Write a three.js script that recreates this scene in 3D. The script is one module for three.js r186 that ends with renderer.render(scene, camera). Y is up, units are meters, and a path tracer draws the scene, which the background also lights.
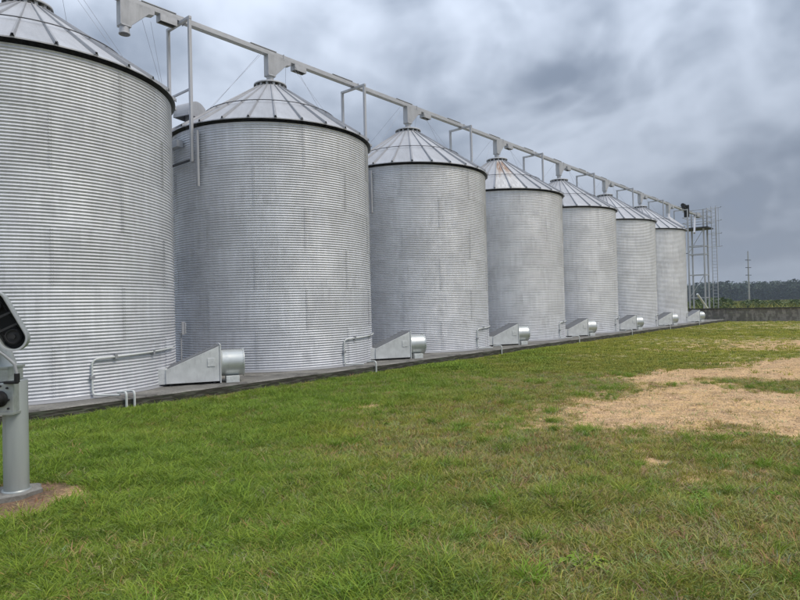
import * as THREE from 'three';
import { mergeGeometries } from 'three/addons/utils/BufferGeometryUtils.js';
import { RoundedBoxGeometry } from 'three/addons/geometries/RoundedBoxGeometry.js';

// ---------------------------------------------------------------- camera, sky, sun, exposure
const scene = new THREE.Scene();
const YAW = 0.8682, PITCH = 0.0116, ROLL = -0.0236;
const camera = new THREE.PerspectiveCamera(53.05, 4 / 3, 0.05, 6000);
{
  const fw = new THREE.Vector3(Math.sin(YAW) * Math.cos(PITCH), Math.sin(PITCH), -Math.cos(YAW) * Math.cos(PITCH));
  const r0 = new THREE.Vector3(Math.cos(YAW), 0, Math.sin(YAW));
  const u0 = new THREE.Vector3().crossVectors(r0, fw);
  camera.up.copy(r0).multiplyScalar(-Math.sin(ROLL)).addScaledVector(u0, Math.cos(ROLL));
  camera.position.set(-5.1603, 1.6776, 15.5748);
  camera.lookAt(camera.position.clone().add(fw));
  camera.updateMatrixWorld();
}
const renderer = new THREE.WebGLRenderer({ antialias: true });
renderer.setSize(1024, 768);
renderer.toneMapping = THREE.LinearToneMapping;
renderer.toneMappingExposure = 1.5;
renderer.shadowMap.enabled = true;

function rng(seed) { let s = seed >>> 0; return () => { s = (s + 0x6D2B79F5) >>> 0; let t = s; t = Math.imul(t ^ (t >>> 15), t | 1); t ^= t + Math.imul(t ^ (t >>> 7), t | 61); return ((t ^ (t >>> 14)) >>> 0) / 4294967296; }; }
function hash3(x, y, z) { let h = Math.imul(x, 374761393) ^ Math.imul(y, 668265263) ^ Math.imul(z, 1274126177); h = Math.imul(h ^ (h >>> 13), 1274126177); return ((h ^ (h >>> 16)) >>> 0) / 4294967296; }
const fade = t => t * t * t * (t * (t * 6 - 15) + 10);
function noise(x, y, z = 0) {
  const xi = Math.floor(x), yi = Math.floor(y), zi = Math.floor(z), u = fade(x - xi), v = fade(y - yi), w = fade(z - zi);
  const L = (a, b, t) => a + (b - a) * t, H = (a, b, c) => hash3(xi + a, yi + b, zi + c);
  return L(L(L(H(0, 0, 0), H(1, 0, 0), u), L(H(0, 1, 0), H(1, 1, 0), u), v), L(L(H(0, 0, 1), H(1, 0, 1), u), L(H(0, 1, 1), H(1, 1, 1), u), v), w);
}
function fbm(x, y, z = 0, o = 5) { let s = 0, a = 0.5, n = 0; for (let i = 0; i < o; i++) { s += a * noise(x, y, z + i * 7.3); n += a; a *= 0.5; x = x * 2.03 + 11.7; y = y * 2.01 + 5.3; z *= 2.02; } return s / n; }
const clamp = (x, a = 0, b = 1) => Math.min(b, Math.max(a, x));
const sm = (a, b, x) => { const t = clamp((x - a) / (b - a)); return t * t * (3 - 2 * t); };
const mix = (a, b, t) => a + (b - a) * t;

// overcast sky: a cloud deck, brighter towards the zenith as such skies are
{
  const W = 2048, H = 1024, d = new Float32Array(W * H * 4);
  for (let j = 0; j < H; j++) {
    const el = ((j + 0.5) / H - 0.5) * Math.PI, sy = Math.sin(el), cy = Math.cos(el);
    for (let i = 0; i < W; i++) {
      const az = ((i + 0.5) / W - 0.5) * 2 * Math.PI, x = cy * Math.cos(az), z = cy * Math.sin(az), k = (j * W + i) * 4;
      const y = Math.max(sy, 0), Y = y * 1.5, p = 3.1;
      const wx = fbm(x * p + 3.1, Y * p + 8.2, z * p + 1.5, 3) - 0.5, wy = fbm(x * p + 13.1, Y * p + 1.2, z * p + 4.5, 3) - 0.5;
      const big = fbm(x * 1.9 + 1.8, Y * 1.9 + 6.4, z * 1.9 + 2.2, 3);
      const mid = fbm(x * 5 + wx * 2.2 + 20, Y * 5 + wy * 2.2, z * 5 + 9.1, 6);
      const puff = 1 - Math.abs(2 * fbm(x * 6.5 + wy * 2 + 7, Y * 6.5 + wx * 2 + 3, z * 6.5 + 5.5, 6) - 1);
      let c = 0.57 + (big - 0.5) * 1.1 + (mid - 0.5) * 1.15 + (puff - 0.78) * 0.45;
      c += 0.22 * (0.32 - x * 0.85 - z * 0.5);   // the thicker bank lies to the east
      c = sm(0.05, 1.0, c);
      // near the horizon the deck is seen edge-on in long streaks, with clear pale air below
      const st = fbm(az * 7, sy * 30, 6.6, 5), low = sm(0.1, 0.0, y);
      c = mix(c, 0.2 + 0.6 * st, low * 0.6) - 0.15 * sm(0.03, 0.1, y) * sm(0.3, 0.13, y) + 0.55 * sm(0.08, 0.015, y) * (0.4 + 0.9 * st);
      c = Math.max(c, 0);
      const g = (1 + 3 * y) / 1.75;
      d[k] = mix(0.15, 0.405, c) * g; d[k + 1] = mix(0.183, 0.455, c) * g; d[k + 2] = mix(0.24, 0.54, c) * g; d[k + 3] = 1;
    }
  }
  const t = new THREE.DataTexture(d, W, H, THREE.RGBAFormat, THREE.FloatType);
  t.mapping = THREE.EquirectangularReflectionMapping; t.minFilter = t.magFilter = THREE.LinearFilter; t.wrapS = THREE.RepeatWrapping; t.needsUpdate = true;
  scene.background = t; scene.environment = t;
}
const sun = new THREE.DirectionalLight(0xfff3e2, 1.5);
sun.position.set(12 + 10, 50, 6 + 34); sun.target.position.set(12, 0, 6);
sun.castShadow = true; sun.shadow.radius = 45; sun.shadow.mapSize.set(2048, 2048);
Object.assign(sun.shadow.camera, { left: -60, right: 60, top: 60, bottom: -60, near: 1, far: 160 });
scene.add(sun, sun.target);

// ---------------------------------------------------------------- helpers
const GROUND = -0.2;
const taken = {};
function numbered(n) { const k = taken[n] = (taken[n] ?? -1) + 1; return k ? `${n}_${String(k).padStart(3, '0')}` : n; }
function tag(o, label, category, group, kind) { Object.assign(o.userData, { label, category }); if (group) o.userData.group = group; if (kind) o.userData.kind = kind; return o; }
function thing(name, label, category, pos = [0, 0, 0], turn = 0, group) {
  const o = new THREE.Group(); o.name = numbered(name); o.position.set(...pos); o.rotation.y = turn; scene.add(o);
  return tag(o, label, category, group);
}
function part(name, geo, mat, parent) {
  const g = Array.isArray(geo) ? mergeGeometries(geo.map(a => { a = a.index ? a.toNonIndexed() : a; for (const k of Object.keys(a.attributes)) if (!['position', 'normal', 'uv'].includes(k)) a.deleteAttribute(k); return a; })) : geo;
  const m = new THREE.Mesh(g, mat); m.name = name; m.castShadow = m.receiveShadow = true; parent.add(m); return m;
}
function box(w, h, d, x = 0, y = 0, z = 0, r = 0) { const g = r ? new RoundedBoxGeometry(w, h, d, 1, r) : new THREE.BoxGeometry(w, h, d); return g.translate(x, y, z); }
const V = (x, y, z) => new THREE.Vector3(x, y, z);
function bar(a, b, r, n = 8) { const d = b.clone().sub(a), L = d.length(); const g = new THREE.CylinderGeometry(r, r, L, n); g.applyQuaternion(new THREE.Quaternion().setFromUnitVectors(V(0, 1, 0), d.normalize())); const c = a.clone().add(b).multiplyScalar(0.5); return g.translate(c.x, c.y, c.z); }
function beam(a, b, w, h) { const d = b.clone().sub(a), L = d.length(); const m = new THREE.Matrix4(); const z = d.normalize(); let up = Math.abs(z.y) > 0.99 ? V(1, 0, 0) : V(0, 1, 0); const x = V(0, 0, 0).crossVectors(up, z).normalize(), y = V(0, 0, 0).crossVectors(z, x); m.makeBasis(x, y, z); const c = a.clone().add(b).multiplyScalar(0.5); return new THREE.BoxGeometry(w, h, L).applyMatrix4(m).translate(c.x, c.y, c.z); }
function tube(pts, r, n = 8, seg = 40) { return new THREE.TubeGeometry(new THREE.CatmullRomCurve3(pts, false, 'catmullrom', 0.15), seg, r, n); }
function tex(W, H, fn, srgb = true) {
  const d = new Uint8Array(W * H * 4);
  for (let j = 0; j < H; j++) for (let i = 0; i < W; i++) { const c = fn(i / W, j / H), k = (j * W + i) * 4; d[k] = clamp(c[0]) * 255; d[k + 1] = clamp(c[1]) * 255; d[k + 2] = clamp(c[2]) * 255; d[k + 3] = 255; }
  const t = new THREE.DataTexture(d, W, H); t.wrapS = t.wrapT = THREE.RepeatWrapping; t.magFilter = THREE.LinearFilter; t.minFilter = THREE.LinearMipmapLinearFilter; t.generateMipmaps = true; if (srgb) t.colorSpace = THREE.SRGBColorSpace; t.needsUpdate = true; return t;
}
// a noise that repeats over the unit square
function tnoise(u, v, f, s, o = 4) { let r = 0, a = 0.5, n = 0; for (let i = 0; i < o; i++) { const x = u * f, y = v * f, xi = Math.floor(x), yi = Math.floor(y), p = fade(x - xi), q = fade(y - yi), H = (a, b) => hash3((xi + a) % f, (yi + b) % f, s + i); r += a * mix(mix(H(0, 0), H(1, 0), p), mix(H(0, 1), H(1, 1), p), q); n += a; a *= 0.5; f *= 2; } return r / n; }
const std = o => new THREE.MeshStandardMaterial(o);

// ---------------------------------------------------------------- materials
// weathered zinc: fine spangle, long vertical run-off streaks, cloudy oxide
const zincMap = tex(512, 512, (u, v) => {
  const st = tnoise(u, v * 0.0625, 32, 3, 3), cl = tnoise(u, v, 4, 11, 5), sp = hash3(Math.floor(u * 256), Math.floor(v * 256), 5), bl = sm(0.62, 0.8, tnoise(u, v, 6, 31, 4));
  const g = 0.84 + (cl - 0.5) * 0.08 + (st - 0.5) * 0.06 + (sp - 0.5) * 0.05 - bl * 0.02 - 0.025 * sm(0.55, 0.75, tnoise(u, v * 0.125, 16, 37, 3)) * sm(0.45, 0.65, tnoise(u, v, 3, 39, 3));
  return [g * 0.985, g, g * 1.015];
});
const zincRough = tex(256, 256, (u, v) => { const g = 0.72 + (tnoise(u, v, 6, 71, 5) - 0.5) * 0.3; return [g, g, g]; }, false);
function zinc(c, o = {}) { return std({ color: new THREE.Color().setRGB(c * 0.98, c * 0.975, c), map: zincMap, metalness: 0.58, roughness: 1.0, roughnessMap: zincRough, ...o }); }
const zincWall = [0.99, 0.98, 0.96, 1.0, 0.985, 0.97, 0.995, 0.95].map((c, i) => { const t = zincMap.clone(); t.offset.set(i * 0.137, i * 0.291); t.needsUpdate = true; return zinc(c, { map: t }); });
const zincRoof = [zinc(0.68, { metalness: 0.4 }), zinc(0.65, { metalness: 0.4 }), zinc(0.71, { metalness: 0.4 })];
const zincRib = zinc(0.55, { metalness: 0.4 });
const zincBar = zinc(0.72, { metalness: 0.5 });
const rustMap = tex(256, 256, (u, v) => { const r = 0.9 * sm(0.36, 0.66, tnoise(u, v * 0.25, 16, 8, 4) * 0.8 + 0.3 * tnoise(u, v, 5, 19, 3) - 0.02) * sm(0.62, 0.36, v + 0.3 * (tnoise(u, v, 8, 44, 4) - 0.5)) * sm(0.02, 0.12, v); const g = 0.74 + (tnoise(u, v, 12, 4, 4) - 0.5) * 0.2; return [mix(g, 0.52, r), mix(g, 0.36, r), mix(g, 0.24, r)]; });
const rustRoof = std({ map: rustMap, metalness: 0.25, roughness: 0.75 });
const railMat = std({ color: new THREE.Color().setRGB(0.2, 0.2, 0.21), map: zincMap, metalness: 0.5, roughness: 0.6 });
const wireMat = std({ color: new THREE.Color().setRGB(0.3, 0.31, 0.33), metalness: 0.7, roughness: 0.5 });
const paintMap = tex(256, 256, (u, v) => { const g = 0.9 + (tnoise(u, v, 5, 41, 5) - 0.5) * 0.16 - 0.05 * sm(0.6, 0.85, tnoise(u, v * 0.25, 24, 17, 3)); return [g * 0.985, g, g * 0.99]; });
const ductMat = std({ color: new THREE.Color().setRGB(0.83, 0.83, 0.86), map: paintMap, metalness: 0.15, roughness: 0.55 });
const drumMat = std({ color: new THREE.Color().setRGB(0.8, 0.81, 0.82), map: paintMap, metalness: 0.5, roughness: 0.38 });
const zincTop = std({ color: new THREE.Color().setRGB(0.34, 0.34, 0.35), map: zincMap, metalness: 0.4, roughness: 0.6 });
const whiteMat = std({ color: new THREE.Color().setRGB(0.78, 0.79, 0.8), map: paintMap, roughness: 0.5 });
const postMat = std({ color: new THREE.Color().setRGB(0.55, 0.57, 0.575), map: paintMap, metalness: 0.5, roughness: 0.45 });
const blackMat = std({ color: 0x131314, roughness: 0.7 });
const rubberMat = std({ color: 0x0c0c0d, roughness: 0.9 });
const steelDark = std({ color: 0x3a3a3c, metalness: 0.5, roughness: 0.55 });
const concreteMap = tex(512, 512, (u, v) => {
  const c = tnoise(u, v, 4, 51, 6), f = tnoise(u, v, 64, 57, 3), s = sm(0.5, 0.75, tnoise(u, v, 7, 63, 5));
  const g = 0.6 + (c - 0.5) * 0.25 + (f - 0.5) * 0.16 - s * 0.14; return [g, g * 0.985, g * 0.95];
});
const concreteBump = tex(256, 256, (u, v) => { const g = tnoise(u, v, 24, 93, 4); return [g, g, g]; }, false);
const slabMat = std({ color: new THREE.Color().setRGB(0.62, 0.62, 0.61), map: concreteMap, bumpMap: concreteBump, bumpScale: 0.004, roughness: 0.95 });
// the old concrete wall: dark algae running down from the coping
const wallMap = tex(1024, 256, (u, v) => {
  const run = tnoise(u, v * 0.0625, 64, 23, 4), c = tnoise(u, v, 8, 77, 6), a = sm(0.42, 0.62, run * 0.55 + c * 0.5 - 0.02), m = sm(0.55, 0.75, tnoise(u, v, 16, 88, 4));
  const g = 0.54 + (c - 0.5) * 0.22; const k = a * 0.4;
  return [mix(g, 0.2, k) + 0.02 * m, mix(g * 0.97, 0.19, k) + 0.03 * m, mix(g * 0.92, 0.17, k)];
});
const wallMat = std({ map: wallMap, bumpMap: concreteBump, bumpScale: 0.006, roughness: 0.95 });
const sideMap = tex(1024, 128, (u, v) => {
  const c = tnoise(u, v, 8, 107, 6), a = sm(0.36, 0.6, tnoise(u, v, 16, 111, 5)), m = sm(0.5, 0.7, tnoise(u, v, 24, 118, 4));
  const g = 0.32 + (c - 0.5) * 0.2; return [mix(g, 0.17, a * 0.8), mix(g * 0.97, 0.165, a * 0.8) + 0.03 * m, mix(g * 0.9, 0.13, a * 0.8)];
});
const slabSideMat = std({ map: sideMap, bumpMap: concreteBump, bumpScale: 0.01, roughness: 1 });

// ---------------------------------------------------------------- ground
const POLY = {
  A: [[4.49, 10.86], [6.36, 10.9], [8.55, 11.15], [9.76, 11.88], [8.98, 12.84], [8.38, 13.96], [8.16, 16.0], [4.63, 16.0], [4.7, 14.38], [4.55, 13.42], [3.65, 12.58], [3.45, 11.76]],
  B: [[9.53, 9.88], [12.1, 10.29], [13.06, 11.58], [15.61, 12.11], [20.14, 14.01], [16, 17], [12.08, 14.49], [11.79, 13.56], [10.95, 12.46], [10.42, 11.49], [8.77, 10.86]],
  C: [[2.74, 10.27], [4.82, 10.0], [4.71, 11.21], [3.79, 12.53], [2.58, 12.93], [2.27, 12.0], [2.12, 11.02]],
  D: [[2.7, 7.46], [3.42, 7.07], [3.74, 7.59], [3.14, 8.36], [2.54, 8.54], [2.25, 8.09]],
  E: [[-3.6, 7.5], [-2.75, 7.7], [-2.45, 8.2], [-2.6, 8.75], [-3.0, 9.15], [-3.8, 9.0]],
  F: [[17.31, 7.27], [22.64, 8.73], [28.66, 13.5], [21.09, 13.95], [17.99, 11.12]],
  G: [[1.66, 13.24], [2.64, 14.04], [2.58, 14.54], [1.61, 14.41], [1.15, 13.89]],
  Y: [[1.23, 8.69], [3.82, 8.41], [4.83, 8.88], [1.62, 10.51], [-0.02, 10.86]],
  L: [[-9, -0.83], [5.01, 3.51], [19.51, 3.83], [9.03, 6.08], [3.98, 7.51], [0.49, 8.84], [-1.5, 11.6], [-3.0, 12.8], [-6, 13]],
};
function sdist(P, x, z) {   // positive inside
  let ins = false, d = 1e9;
  for (let i = 0, j = P.length - 1; i < P.length; j = i++) {
    const [ax, az] = P[i], [bx, bz] = P[j];
    if ((az > z) !== (bz > z) && x < (bx - ax) * (z - az) / (bz - az) + ax) ins = !ins;
    const ex = bx - ax, ez = bz - az, t = clamp(((x - ax) * ex + (z - az) * ez) / (ex * ex + ez * ez)), dx = x - ax - ex * t, dz = z - az - ez * t;
    d = Math.min(d, dx * dx + dz * dz);
  }
  return (ins ? 1 : -1) * Math.sqrt(d);
}
function zones(x, z) {   // how bare, how lush, how yellow a spot is
  const n1 = fbm(x * 0.9 + 5, z * 0.9, 1, 4) - 0.5, n2 = fbm(x * 3.1, z * 3.1 + 9, 2, 4) - 0.5, n3 = fbm(x * 0.28 + 2, z * 0.28 + 31, 3, 4) - 0.5;
  const w = n1 * 1.9 + n2 * 1.0;
  let bare = 0;
  for (const [k, s, a] of [['A', 1.2, 1.08], ['B', 0.8, 1], ['C', 1.5, 0.8], ['D', 0.3, 0.6], ['E', 0.15, 1], ['F', 2.5, 0.55], ['G', 0.5, 0.6]]) bare = Math.max(bare, a * sm(k === 'A' || k === 'B' ? -s * 1.7 : -s, s, sdist(POLY[k], x, z) + w * (k === 'E' || k === 'D' ? 0.4 : 1)));
  bare = clamp(bare + 0.3 * sm(16, 26, x) * sm(5, 8, z) + 0.3 * sm(0.12, 0.32, n2 + n1 * 0.4) * (x > 0 ? 1 : 0.5) * (z > 5 ? 1 : 0.3));
  const lush = clamp(sm(-3.2, 2.2, sdist(POLY.L, x, z) + n1 * 4 + n2 * 2) + n3 * 0.5);
  const yellow = clamp(sm(-0.8, 0.6, sdist(POLY.Y, x, z) + w) * 0.7 + sm(9, 22, x) * 0.75 + n3 * 1.2 + n2 * 0.3);
  return { bare, lush, yellow, n1, n2, n3 };
}
function groundY(x, z) {
  const near = sm(70, 30, Math.hypot(x, z - 8)) * sm(3.9, 5.2, z);
  return GROUND + near * ((fbm(x * 0.45, z * 0.45, 5, 3) - 0.5) * 0.16 + (fbm(x * 2.3, z * 2.3, 6, 3) - 0.5) * 0.05);
}
{
  const axis = (a, b, step, far) => { const o = []; for (let v = a; v <= b; v += step) o.push(v); let s = step, l = a, h = b; const lo = [], hi = []; while (h < far) { s *= 1.28; l -= s; h += s; lo.unshift(l); hi.push(h); } return [...lo, ...o, ...hi]; };
  const X = axis(-10, 34, 0.2, 2500), Z = axis(-2, 20, 0.2, 2500), pos = [], col = [], uv = [], idx = [];
  for (const z of Z) for (const x of X) {
    const q = zones(x, z), far = sm(40, 60, Math.hypot(x - 10, z - 8));
    pos.push(x, groundY(x, z), z); uv.push(x / 1.7, z / 1.7);
    const b = clamp(q.bare * (1 - far));
    const soil = [0.63 + q.n2 * 0.16, 0.425 + q.n2 * 0.11, 0.22 + q.n1 * 0.05], th = [mix(0.25, 0.4, sm(8, 18, x)) + q.n2 * 0.1, mix(0.21, 0.36, sm(8, 18, x)) + q.n2 * 0.08, mix(0.095, 0.14, sm(8, 18, x))];
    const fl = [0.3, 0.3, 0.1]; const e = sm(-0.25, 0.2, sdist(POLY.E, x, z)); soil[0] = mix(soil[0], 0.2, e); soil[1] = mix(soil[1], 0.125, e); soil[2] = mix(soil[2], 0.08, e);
    for (let c = 0; c < 3; c++) col.push(mix(mix(th[c], soil[c], sm(0.12, 0.85, b)), fl[c], far));
  }
  const w = X.length; for (let j = 0; j + 1 < Z.length; j++) for (let i = 0; i + 1 < w; i++) { const a = j * w + i; idx.push(a, a + w, a + 1, a + 1, a + w, a + w + 1); }
  const g = new THREE.BufferGeometry(); g.setAttribute('position', new THREE.Float32BufferAttribute(pos, 3)); g.setAttribute('color', new THREE.Float32BufferAttribute(col, 3)); g.setAttribute('uv', new THREE.Float32BufferAttribute(uv, 2)); g.setIndex(idx); g.computeVertexNormals();
  const soilTex = tex(512, 512, (u, v) => { const f = tnoise(u, v, 64, 201, 3), c = tnoise(u, v, 8, 207, 5), p = sm(0.66, 0.74, tnoise(u, v, 96, 211, 1)); const k = 0.84 + (f - 0.5) * 0.5 + (c - 0.5) * 0.3 + p * 0.12; return [k, k * 0.985, k * 0.96]; });
  const soilBump = tex(512, 512, (u, v) => { const k = 0.5 * tnoise(u, v, 64, 201, 3) + 0.5 * tnoise(u, v, 16, 217, 4); return [k, k, k]; }, false);
  const m = part('ground', g, std({ vertexColors: true, map: soilTex, bumpMap: soilBump, bumpScale: 0.02, roughness: 1 }), scene); m.userData.kind = 'structure';
}

// ---------------------------------------------------------------- concrete slab under the bins
const SLAB_Z = 3.75;
{
  const g = thing('concrete_slab', 'long low concrete slab carrying the row of grain bins', 'slab');
  const x0 = -8, x1 = 51, L = x1 - x0, n = 236, top = [], rnd = rng(4);
  // top sheet with a worn, slightly wandering front arris
  const pos = [], uv = [], idx = [], pos2 = [], uv2 = [], idx2 = [];
  const zf = x => SLAB_Z + (fbm(x * 1.3, 3, 8, 4) - 0.5) * 0.05 - 0.035 * sm(0.62, 0.74, fbm(x * 2.2, 9, 4, 3));
  for (let i = 0; i <= n; i++) {
    const x = x0 + L * i / n, f = zf(x), rows = [[-4.6, 0], [-1, 0], [2, 0], [f - 0.06, 0], [f - 0.02, -0.006], [f, -0.025]];
    for (const [z, y] of rows) { pos.push(x, y, z); uv.push(x / 2.2, z / 2.2); }
    for (const y of [-0.025, -0.12, -0.45]) { pos2.push(x, y, f + (y < -0.05 ? (fbm(x * 3, y * 5, 4, 3) - 0.5) * 0.03 : 0)); uv2.push(x / 4, y / 0.5); }
    if (i) { for (let k = 0; k < 5; k++) { const a = (i - 1) * 6 + k, b = i * 6 + k; idx.push(a, a + 1, b, b, a + 1, b + 1); } for (let k = 0; k < 2; k++) { const a = (i - 1) * 3 + k, b = i * 3 + k; idx2.push(a, a + 1, b, b, a + 1, b + 1); } }
  }
  const mk = (p, u, i) => { const q = new THREE.BufferGeometry(); q.setAttribute('position', new THREE.Float32BufferAttribute(p, 3)); q.setAttribute('uv', new THREE.Float32BufferAttribute(u, 2)); q.setIndex(i); q.computeVertexNormals(); return q; };
  part('slab_top', mk(pos, uv, idx), slabMat, g);
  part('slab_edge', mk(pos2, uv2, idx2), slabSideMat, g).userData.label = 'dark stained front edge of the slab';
  part('slab_end', [box(0.1, 0.45, 8.3, x0 - 0.05, -0.235, -0.43), box(0.1, 0.45, 8.3, x1 + 0.05, -0.235, -0.43), box(L, 0.45, 0.1, (x0 + x1) / 2, -0.235, -4.65)], slabMat, g);
}

// ---------------------------------------------------------------- grain bins
const S = 7, R = 3.09, WALL_H = 6.8, RINGS = 6, CORR = 17, AROUND = 7, PITCH_C = WALL_H / (RINGS * CORR), N_ROOF = 28;
const PH0 = 113.0 * Math.PI / 180;
function sheetGeo(samples, hseg) {   // one corrugated curved wall sheet, its right end lapped over the next
  const a = 2 * Math.PI / AROUND, lap = 0.022, rows = CORR * samples, pos = [], nor = [], uv = [], idx = [];
  for (let j = 0; j <= rows; j++) for (let i = 0; i <= hseg; i++) {
    const y = j / samples * PITCH_C, ph = 2 * Math.PI * j / samples, u = i / hseg, th = -lap + u * (a + lap), r = R + 0.0105 * Math.cos(ph) + 0.0042 * u;
    const dr = -0.0105 * 2 * Math.PI / PITCH_C * Math.sin(ph), l = Math.hypot(1, dr);
    pos.push(r * Math.cos(th), y, r * Math.sin(th)); nor.push(Math.cos(th) / l, -dr / l, Math.sin(th) / l); uv.push(th * R / 2.4, y / 2.4);
    if (i && j) { const q = j * (hseg + 1) + i, w = hseg + 1; idx.push(q - w - 1, q - 1, q - w, q - w, q - 1, q); }
  }
  const g = new THREE.BufferGeometry(); g.setAttribute('position', new THREE.Float32BufferAttribute(pos, 3)); g.setAttribute('normal', new THREE.Float32BufferAttribute(nor, 3)); g.setAttribute('uv', new THREE.Float32BufferAttribute(uv, 2)); g.setIndex(idx); return g;
}
const sheetNear = sheetGeo(6, 14), sheetFar = sheetGeo(4, 10);
// roof: sheets between hollow radial ribs, open at the eave
const RI = 0.42, RO = 3.2, YE = 6.9, SL = 0.696, roofY = r => YE + (RO - r) * SL;
const DA = 2 * Math.PI / N_ROOF;
const panelGeo = (() => {
  const pos = [], uv = [], idx = [], rs = [RI, 1.2, 2.1, 3.0, RO];
  rs.forEach((r, j) => { for (const t of [0, 0.5, 1]) { const th = t * DA, sag = t === 0.5 ? -0.006 : 0; pos.push(r * Math.cos(th), roofY(r) + sag, r * Math.sin(th)); uv.push(t * 0.29 * (r / 3) * 1.0, r / 2.4); } if (j) for (let i = 0; i < 2; i++) { const a = (j - 1) * 3 + i, b = j * 3 + i; idx.push(a, a + 1, b, b, a + 1, b + 1); } });
  const lip = pos.length / 3; for (const t of [0, 0.5, 1]) { const th = t * DA; pos.push(RO * Math.cos(th), roofY(RO) - 0.03, RO * Math.sin(th)); uv.push(t * 0.3, 1.36); }
  for (let i = 0; i < 2; i++) { const a = (rs.length - 1) * 3 + i, b = lip + i; idx.push(a, a + 1, b, b, a + 1, b + 1); }
  const g = new THREE.BufferGeometry(); g.setAttribute('position', new THREE.Float32BufferAttribute(pos, 3)); g.setAttribute('uv', new THREE.Float32BufferAttribute(uv, 2)); g.setIndex(idx);
  const f = g.toNonIndexed(); f.computeVertexNormals(); return f;
})();
const rustPanel = (() => { const g = panelGeo.clone(), p = g.attributes.position, u = g.attributes.uv; for (let i = 0; i < p.count; i++) { const r = Math.hypot(p.getX(i), p.getZ(i)); u.setXY(i, Math.atan2(p.getZ(i), p.getX(i)) / DA * 0.9 + 0.05, clamp((r - RI) / (RO - RI), 0, 0.99)); } return g; })();
const ribGeo = (() => {   // three faces, no end: one looks into it from below
  const pos = [], uv = [], tri = (...p) => p.forEach(q => { pos.push(...q); uv.push(q[2], q[0] / 2.4); });
  const sec = (r, w, h) => [[r, roofY(r) + 0.002, -w], [r, roofY(r) + h, -w * 0.45], [r, roofY(r) + h, w * 0.45], [r, roofY(r) + 0.002, w]];
  const A = sec(RI + 0.02, 0.014, 0.03), B = sec(RO + 0.04, 0.042, 0.075);
  for (let k = 0; k < 3; k++) { tri(A[k], A[k + 1], B[k]); tri(B[k], A[k + 1], B[k + 1]); }
  const g = new THREE.BufferGeometry(); g.setAttribute('position', new THREE.Float32BufferAttribute(pos, 3)); g.setAttribute('uv', new THREE.Float32BufferAttribute(uv, 2)); g.computeVertexNormals(); return g;
})();
const lathe = (pts, n = 48) => new THREE.LatheGeometry(pts.map(([x, y]) => new THREE.Vector2(x, y)), n);
const capGeo = lathe([[0.12, 9.01], [0.2, 9.005], [0.36, 8.985], [0.47, 8.95], [0.52, 8.93], [0.525, 8.885], [0.5, 8.885], [0.5, 8.915], [0.2, 8.97]]);
const spacerGeos = []; for (let k = 0; k < 14; k++) { const a = k / 14 * Math.PI * 2 + 0.2; spacerGeos.push(box(0.06, 0.2, 0.07, 0, 8.84, 0).translate(0.45, 0, 0).rotateY(-a)); }
const curbGeo = lathe([[0.52, roofY(0.52) - 0.01], [0.5, 8.795], [0.44, 8.795], [0.42, roofY(0.42) - 0.02]]);
const neckGeo = lathe([[0.125, 8.9], [0.115, 9.0], [0.115, 9.2], [0.15, 9.205], [0.15, 9.24], [0.115, 9.245]], 24);
const RAIL_R = 2.08, RAIL_Y = roofY(2.08) + 0.075;
const railGeo = new THREE.TorusGeometry(RAIL_R, 0.013, 6, 84).rotateX(Math.PI / 2).translate(0, RAIL_Y, 0);
const railPosts = []; for (let k = 0; k < N_ROOF; k++) railPosts.push(box(0.02, 0.1, 0.02, RAIL_R, RAIL_Y - 0.045, 0).rotateY(-(PH0 + k * DA)));
const boltGeo = (() => { const out = []; for (let s = 0; s < AROUND; s++) for (let i = 0; i < RINGS; i++) for (let k = 0; k < CORR; k++) for (const d of [-0.004, -0.016]) { const th = s * 2 * Math.PI / AROUND + (i % 2) * Math.PI / AROUND + d, y = (i * CORR + k) * PITCH_C; if (y < 0.1) continue; out.push(new THREE.CylinderGeometry(0.009, 0.009, 0.012, 5, 1).rotateZ(Math.PI / 2).translate(R + 0.015, y, 0).rotateY(-th)); } return mergeGeometries(out.map(g => g.toNonIndexed())); })();
const binLabels = [
  'largest and nearest corrugated steel grain bin, cut by the left edge of the picture',
  'second corrugated steel grain bin from the left, beside the tall bracket bolted to its wall',
  'third corrugated steel grain bin from the left, in the middle of the picture',
  'fourth grain bin from the left, with a rusty streak near its roof peak',
  'fifth grain bin from the left, between the rusty-roofed bin and the last two',
  'sixth grain bin from the left, second to last of the row',
  'last and smallest-looking grain bin of the row, next to the ladder tower'];
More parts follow.
